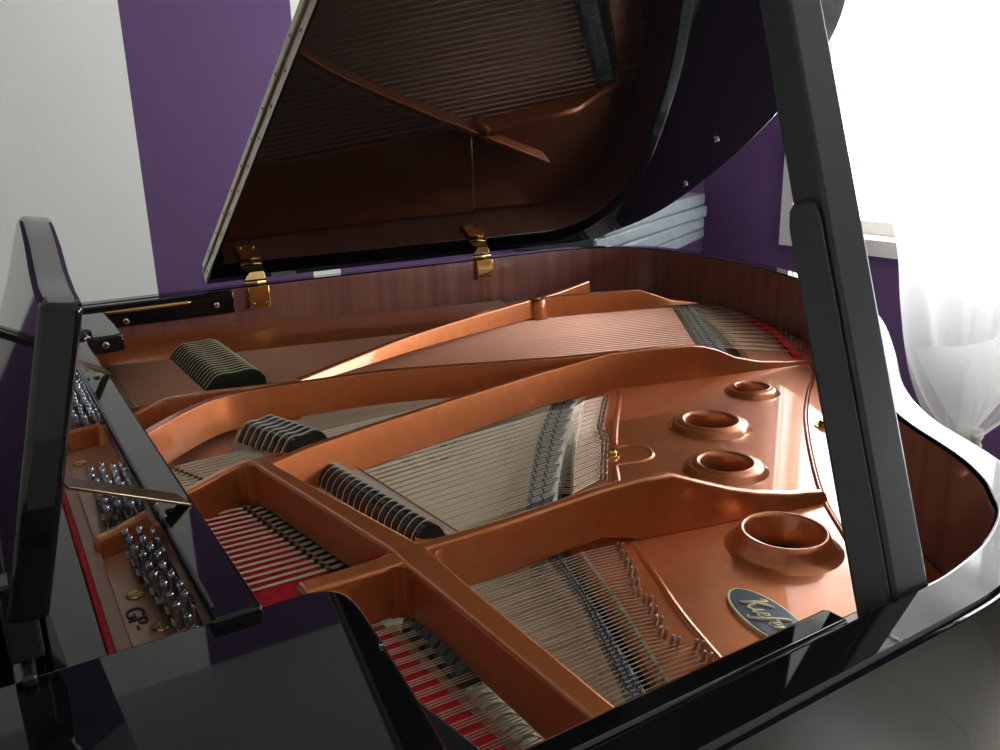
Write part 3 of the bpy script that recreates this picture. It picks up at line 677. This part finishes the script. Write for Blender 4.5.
# listing strips: aliquot bars
def strip(name, pts, w, z0, z1, m, **k):
    o1 = offset(pts, w/2); o2 = offset(pts, -w/2)
    mb = MB().sweep([[(a[0], a[1], z0), (b_[0], b_[1], z0), (b_[0], b_[1], z1), (a[0], a[1], z1)] for a, b_ in zip(o1, o2)]); return par(mb.build(name, m, **k))
al2 = smooth([(.332, .69), (.3224, .6711), (.2132, .547), (.1078, .4093), (.045, .325)], 4); al3 = smooth([(.036, .298), (.0325, .2885), (.0058, .2041), (-.0291, .1108), (-.066, .01)], 4)
strip('aliquot_bar', al2, .0035, ZP-.002, -.1058, M['hinge_leaf']); strip('aliquot_bar', al3, .0035, ZP-.002, -.1058, M['hinge_leaf'])

# ------------------------------------------------------------------ strings
def string(pts, r, m, name='plain_string', top=None): return (pts, r, m, name)
def add_string(pts, r, m, name):
    return par(MB().tube(pts, r, 5).build(name, m))
plain_defs = []
NT2 = 17
for k in range(NT2):
    for j in (-1, 0, 1):
        t = (k+.5+j*.3)/NT2; tc_ = (k+.5+j*.17)/NT2
        s_ = lerp((-.285+.012*(k % 3), .607), (-.285+.012*(k % 3), .398), (k+.5+j*.05)/NT2); a = lerp((-.212, .605), (-.181, .398), tc_)
        bl_ = along(t2l[1:-1], t); br_ = along(t2r[1:-1], t+.004); hl = along([(q[0], q[1]) for q in G['t2hitch']], t)
        e = al2[0]; alp = along([(.3224, .6711), (.2132, .547), (.1078, .4093)], t)
        plain_defs.append([(s_[0], s_[1], -.100), (-.252, lerp(s_, a, .5)[1], -.1035), (a[0], a[1], -.1045), (bl_[0], bl_[1], -.1065), (br_[0], br_[1], -.1065), (alp[0], alp[1], -.1052), (hl[0], hl[1], -.1085)])
NT3 = 20
for k in range(NT3):
    for j in (-1, 0, 1):
        t = (k+.5+j*.33)/NT3; y = .300 - .295*t; tc_ = (k+.5+j*.2)/NT3; ya = .300-.295*tc_
        def xa(pl_, yy):
            for i in range(len(pl_)-1):
                (x0, y0), (x1, y1) = pl_[i][:2], pl_[i+1][:2]
                if y1 <= yy <= y0: return x0+(x1-x0)*(y0-yy)/(y0-y1)
            return pl_[-1][0]
        H = [(.0735, .31), (.0724, .2955), (.0494, .2468), (.0291, .2200), (.0290, .2150), (.0324, .2116), (.0166, .178), (.0036, .1549), (.0070, .142), (.0187, .1329), (.011, .114), (-.03, 0.0)]
        plain_defs.append([(-.28, ya+.002, -.100), (-.2, ya, -.1035), (-.171, ya, -.1045), (xa(t3l, y), y, -.1065), (xa(t3r, y), y-.0006, -.1065), (xa([(.036, .31), (.0325, .2885), (.0058, .2041), (-.0291, .1108), (-.066, 0)], y), y-.002, -.1052), (xa(H, y), y-.003, -.1085)])
NT1 = 9
for k in range(NT1):
    for j in (-1, 0, 1):
        t = (k+.5+j*.22)/NT1; a = lerp((-.2537, .7576), (-.2215, .675), t); b_ = lerp((.45, .865), (.42, .755), (k+.5+j*.33)/NT1)
        plain_defs.append([(a[0]-.05, a[1]-.004, -.100), (a[0]-.012, a[1]-.001, -.1035), (a[0], a[1], -.1035), lerp((a[0], a[1], -.1035), (b_[0], b_[1], -.125), .5), (b_[0], b_[1], -.125)])
order = sorted(range(len(plain_defs)), key=lambda i: (i % 3 == 1, i % 3 == 0), reverse=True)
picked = set(order[:100]) if len(plain_defs) > 100 else set(order)
restmb = MB(); nrest = 0
for i, pts in enumerate(plain_defs):
    if i in picked: add_string(pts, .00052, M['steel'], 'plain_string')
    else: restmb.tube(pts, .0005, 5); nrest += 1
if nrest: par(restmb.build('plain_strings', M['steel'], kind='stuff'))
NB = 27
hitchB = [(q[0], q[1]) for q in G['b_hitch']]; hitchB2 = [(q[0], q[1]) for q in G['b_pins2']]
bbl = [(.896, 1.0842), (.7732, .916), (.668, .770)]; bbr = [(.9311, 1.0703), (.804, .8919), (.700, .746)]
bassH = []
for k in range(NB):
    t = (k+.5)/NB
    a = lerp((-.252, 1.287), (-.249, 1.010), t); l_ = along(bbl, t); r_ = along(bbr, t)
    h = along(hitchB if k % 2 else hitchB2, t); bassH.append(h)
    w0 = lerp((a[0], a[1], -.094), (l_[0], l_[1], -.099), .004); w1 = lerp((a[0], a[1], -.094), (l_[0], l_[1], -.099), .985)
    o = par(MB().tube([(a[0]-.05, a[1], -.098), (a[0], a[1], -.0955), w0], .0009, 6).tube([w1, (l_[0], l_[1], -.1), (r_[0], r_[1], -.1), (h[0], h[1], -.104)], .0009, 6).tube([w0, w1], .0021 if k < 14 else .0018, 7, mi=1).build('wound_string', [M['steel'], M['winding']], smooth=True))

# ------------------------------------------------------------------ felts, and a dark strip for pocket shade
par(MB().prism([(-.252, .628), (-.2176, .618), (-.1863, .404), (-.1845, .30), (-.252, .30)], ZP, ZP+.005).build('red_string_felt', M['red']))
par(MB().prism([(-.215, .2885), (-.177, .2885), (-.164, .0), (-.205, 0)], ZP, ZP+.0045).build('red_string_felt', M['red']))
par(MB().prism([(-.208, .600), (-.172, .600), (-.150, .45), (-.145, .3125), (-.176, .3125), (-.178, .40)], -.1115, -.1085).build('pocket_shade_strip', M['dark']))  # dark strip whose colour stands in for shade below the beam
par(MB().prism([(-.268, .768), (-.2597, .7576), (-.2300, .690), (-.243, .69)], ZP, ZP+.005).build('faded_string_felt', M['pinkfelt']))
par(MB().bx(-.295, -.257, .945, 1.30, ZP, ZP+.005).build('red_string_felt', M['red']))
strip('red_tail_felt', [(.9355, .905), (.8826, .80), (.8291, .727), (.772, .650)], .014, -.109, -.103, M['red'])
strip('felt_listing', [(.975, 1.05), (.955, .96), (.93, .89)], .012, -.109, -.1055, M['pinkfelt'])
# brown shoulder after agraffes in treble pocket
par(MB().prism([(-.1765, .288), (-.168, .288), (-.1555, .0), (-.1635, 0)], ZP, ZP+.0052).build('string_bearing', M['copper_web'], bevel=.001))
# agraffes
agr = MB().bx(-.0022, .0022, -.0034, .0034, -.008, .0022).lathe([(.0035, -.012), (.0035, -.008), (0, -.008)], n=8).mesh('agraffe'); agr.materials.append(M['brass_dull'])
def agraffe(x, y, z): o = bpy.data.objects.new('agraffe', agr); COL.objects.link(o); o.location = (x, y, z); par(o)
for k in range(NT1): p_ = lerp((-.2537, .7576), (-.2215, .675), (k+.5)/NT1); agraffe(p_[0], p_[1], -.1035)
for k in range(NT2): p_ = lerp((-.212, .605), (-.181, .398), (k+.5)/NT2); agraffe(p_[0], p_[1], -.1045)
for k in range(NB): p_ = lerp((-.252, 1.287), (-.249, 1.010), (k+.5)/NB); agraffe(p_[0], p_[1], -.0965)

# ------------------------------------------------------------------ pins
tp_mb = MB().lathe([(0, 0), (.0038, 0), (.0038, .027), (.0033, .030), (.0032, .031), (.0032, .038), (.0024, .040), (0, .040)], n=10)
for z_ in (.010, .0125, .015): tp_mb.lathe([(.0038, z_-.0012), (.0054, z_), (.0038, z_+.0012)], n=10)
tpm = tp_mb.mesh('tuning_pin'); tpm.materials.append(M['pin'])
for f in tpm.polygons: f.use_smooth = True
pins = []
def pin_field(x0, x1, y0, y1, nx, pitch, slope=0., skew=0.):
    for c in range(nx):
        x = x0 + (x1-x0)*c/(nx-1); ny = int((y1-y0)/pitch)
        for r_ in range(ny+1):
            y = y0 + r_*pitch + (pitch/2 if c % 2 else 0) + slope*(x-x0)
            if y <= y1+1e-6 and not (.44 < y < .56 and x > -.283) and not (.30 < y < .56 and x+skew*(y1-y) > -.2655): pins.append((x+skew*(y1-y)+.0012*math.sin(r_*2.1+c), y, random.uniform(-.0012, .0012)))
pin_field(-.3335, -.2575, .322, .538, 8, .0215, .25, .085)          # treble group
pin_field(-.340, -.285, .605, .735, 6, .0200, -.2)      # middle group
pin_field(-.345, -.300, .945, 1.26, 5, .0210)            # bass group
pin_field(-.328, -.262, .02, .28, 5, .0172)
def pinm(x, y, dz): return Matrix.Translation((x, y, ZP+dz)) @ Matrix.Rotation(R(-5), 4, 'Y') @ Matrix.Rotation(random.uniform(0, 1.5), 4, 'Z')
vis = [q for q in pins if q[1] > .31]; hid = [q for q in pins if q[1] <= .31]
vis.sort(key=lambda q: q[1])
for q_ in vis[:100]:
    o = bpy.data.objects.new('tuning_pin', tpm); COL.objects.link(o); o.matrix_world = pinm(*q_); o.location = (q_[0], q_[1], ZP+q_[2]); o.parent = piano; o.location.z += piano_off
join_copies('tuning_pins', tpm, M['pin'], [pinm(*q_) for q_ in vis[100:] + hid], None, smooth=True)
par(bpy.data.objects['tuning_pins'])['kind'] = 'stuff'
hm = MB().lathe([(0, 0), (.0019, 0), (.0019, .0085), (.0012, .010), (0, .010)], n=8).mesh('hitch_pin'); hm.materials.append(M['hitch'])
for f in hm.polygons: f.use_smooth = True
hp = []
for i, pts in enumerate(plain_defs[:(NT2+NT3)*3]):
    if i % 3 != 1: continue
    e = pts[-1]; hp.append((e[0]+.001, e[1], 1.0)); hp.append((e[0]+.0035, e[1]-.0045, 1.0))
for h in bassH: hp.append((h[0]+.003, h[1]-.002, 1.15))
for i, (x, y, s_) in enumerate(hp[:100]):
    o = bpy.data.objects.new('hitch_pin', hm); COL.objects.link(o); o.location = (x, y, ZP-.0005); o.rotation_euler = (0, R(12), 0); o.scale = (1, 1, s_); par(o)
if len(hp) > 100:
    join_copies('hitch_pins', hm, M['hitch'], [Matrix.Translation((x, y, ZP)) for x, y, s_ in hp[100:]], None, smooth=True); par(bpy.data.objects['hitch_pins'])['kind'] = 'stuff'

# ------------------------------------------------------------------ dampers and hammers
def damper_mesh(prof_b, prof_f, tb, tf):
    def ext(prof, y0, y1, mi, mb):
        A = [mb.bm.verts.new((x, y0, z)) for x, z in prof]; B_ = [mb.bm.verts.new((x, y1, z)) for x, z in prof]; k = len(prof)
        fs = [mb.bm.faces.new(A), mb.bm.faces.new(B_[::-1])] + [mb.bm.faces.new((A[i], A[(i+1) % k], B_[(i+1) % k], B_[i])) for i in range(k)]
        for f in fs: f.material_index = mi
    b = MB(); ext(prof_b, -tb/2, tb/2, 0, b); f = MB(); ext(prof_f, tb/2+.0002, tb/2+tf, 0, f); return b.mesh('damper'), f.mesh('damper_felt')
def dampers(n, p0, p1, length, h, tb, tf, wave, mb_, mf, rot0=0., zb=-.101, felt_ext=0.):
    N = 14; top = []; topf = []
    for k in range(N+1):
        t = k/N; x = t*length
        z = (h*math.sin(PI*min(1, t*1.02))**.55) if wave == 0 else (h*(.42+.58*math.sin(PI*max(0, t-.12)/.88)**.7 if t > .12 else .42*(.3+t/.12*.7)) + .0035*math.sin(t*9))
        top.append((x, zb+max(z, .001))); topf.append((x+felt_ext*t, zb+max(z, .001)+.0012))
    pb = [(0, zb)] + top + [(length, zb)]; pf = [(-.001, zb)] + topf + [(length+felt_ext, zb)]
    bmh, fmh = damper_mesh(pb, pf, tb, tf); bmh.materials.append(mb_); fmh.materials.append(mf)
    for k in range(n):
        p_ = lerp(p0, p1, (k+.5)/n)
        o = bpy.data.objects.new('damper', bmh); COL.objects.link(o); o.location = (p_[0], p_[1], 0); o.rotation_euler = (0, 0, rot0); par(o)
        f = bpy.data.objects.new('damper_felt', fmh); COL.objects.link(f); f.parent = o
M['damper_bass'] = mat('damper_bass', (.022, .026, .016), .8, spec=.15)
M['felt_bass'] = mat('felt_bass', (.66, .55, .36), .9)
dampers(17, (-.150, 1.272), (-.146, 1.015), .092, .028, .0098, .0022, 1, M['damper_bass'], M['felt_bass'], R(-6), zb=-.094)
dampers(8, (-.162, .792), (-.128, .690), .062, .026, .0085, .003, 1, M['black_satin'], M['felt'], R(8))
dampers(17, (-.124, .597), (-.098, .386), .036, .020, .0085, .0014, 0, M['black_satin'], M['felt'], R(6), felt_ext=.006)
mb = MB()
A_ = (-.084, .603); B2 = (-.060, .388)
par(mb.prism([A_, B2, (B2[0]+.010, B2[1]+.002), (A_[0]+.016, A_[1]+.006)], -.103, -.0985).build('felt_listing', mat('pale_listing', (.55, .42, .36), .9)))
strip('red_listing', [(A_[0]+.017, A_[1]+.006), (B2[0]+.011, B2[1]+.002)], .0018, -.103, -.098, mat('brick_listing', (.30, .08, .05), .9))
# hammers seen below the treble strings
hmr = MB(); rings = []
for k in range(9):
    a = PI*k/8; rings.append([(.016*math.cos(a)*.9, s_*.0048*(.75 if k in (0, 8) else 1), .022*math.sin(a)) for s_ in (-1, 1)] + [(.008*math.cos(a), s_*.0048, .010*math.sin(a)-.01) for s_ in (1, -1)])
hmr.sweep(rings); hmm = hmr.mesh('hammer')
for nm, mm in (('w', M['felt']), ('g', M['felt_grey'])):
    c = hmm.copy(); c.materials.append(mm); hmm_w = c if nm == 'w' else None
    if nm == 'w': HW = c
    else: HG = c
for k in range(20):
    y = .283 - k*.0140; dk = k < 7
    o = bpy.data.objects.new('damper_head' if dk else 'hammer', HG if dk else HW); COL.objects.link(o)
    o.location = (-.149 if dk else -.146, y, -.118 if dk else -.138); o.scale = (.9, 1.1, .9) if dk else (1.25, 1.1, 1.0); par(o)
par(MB().bx(-.16, -.11, 0, .29, -.20, -.19).build('hammer_rail', M['dark']))
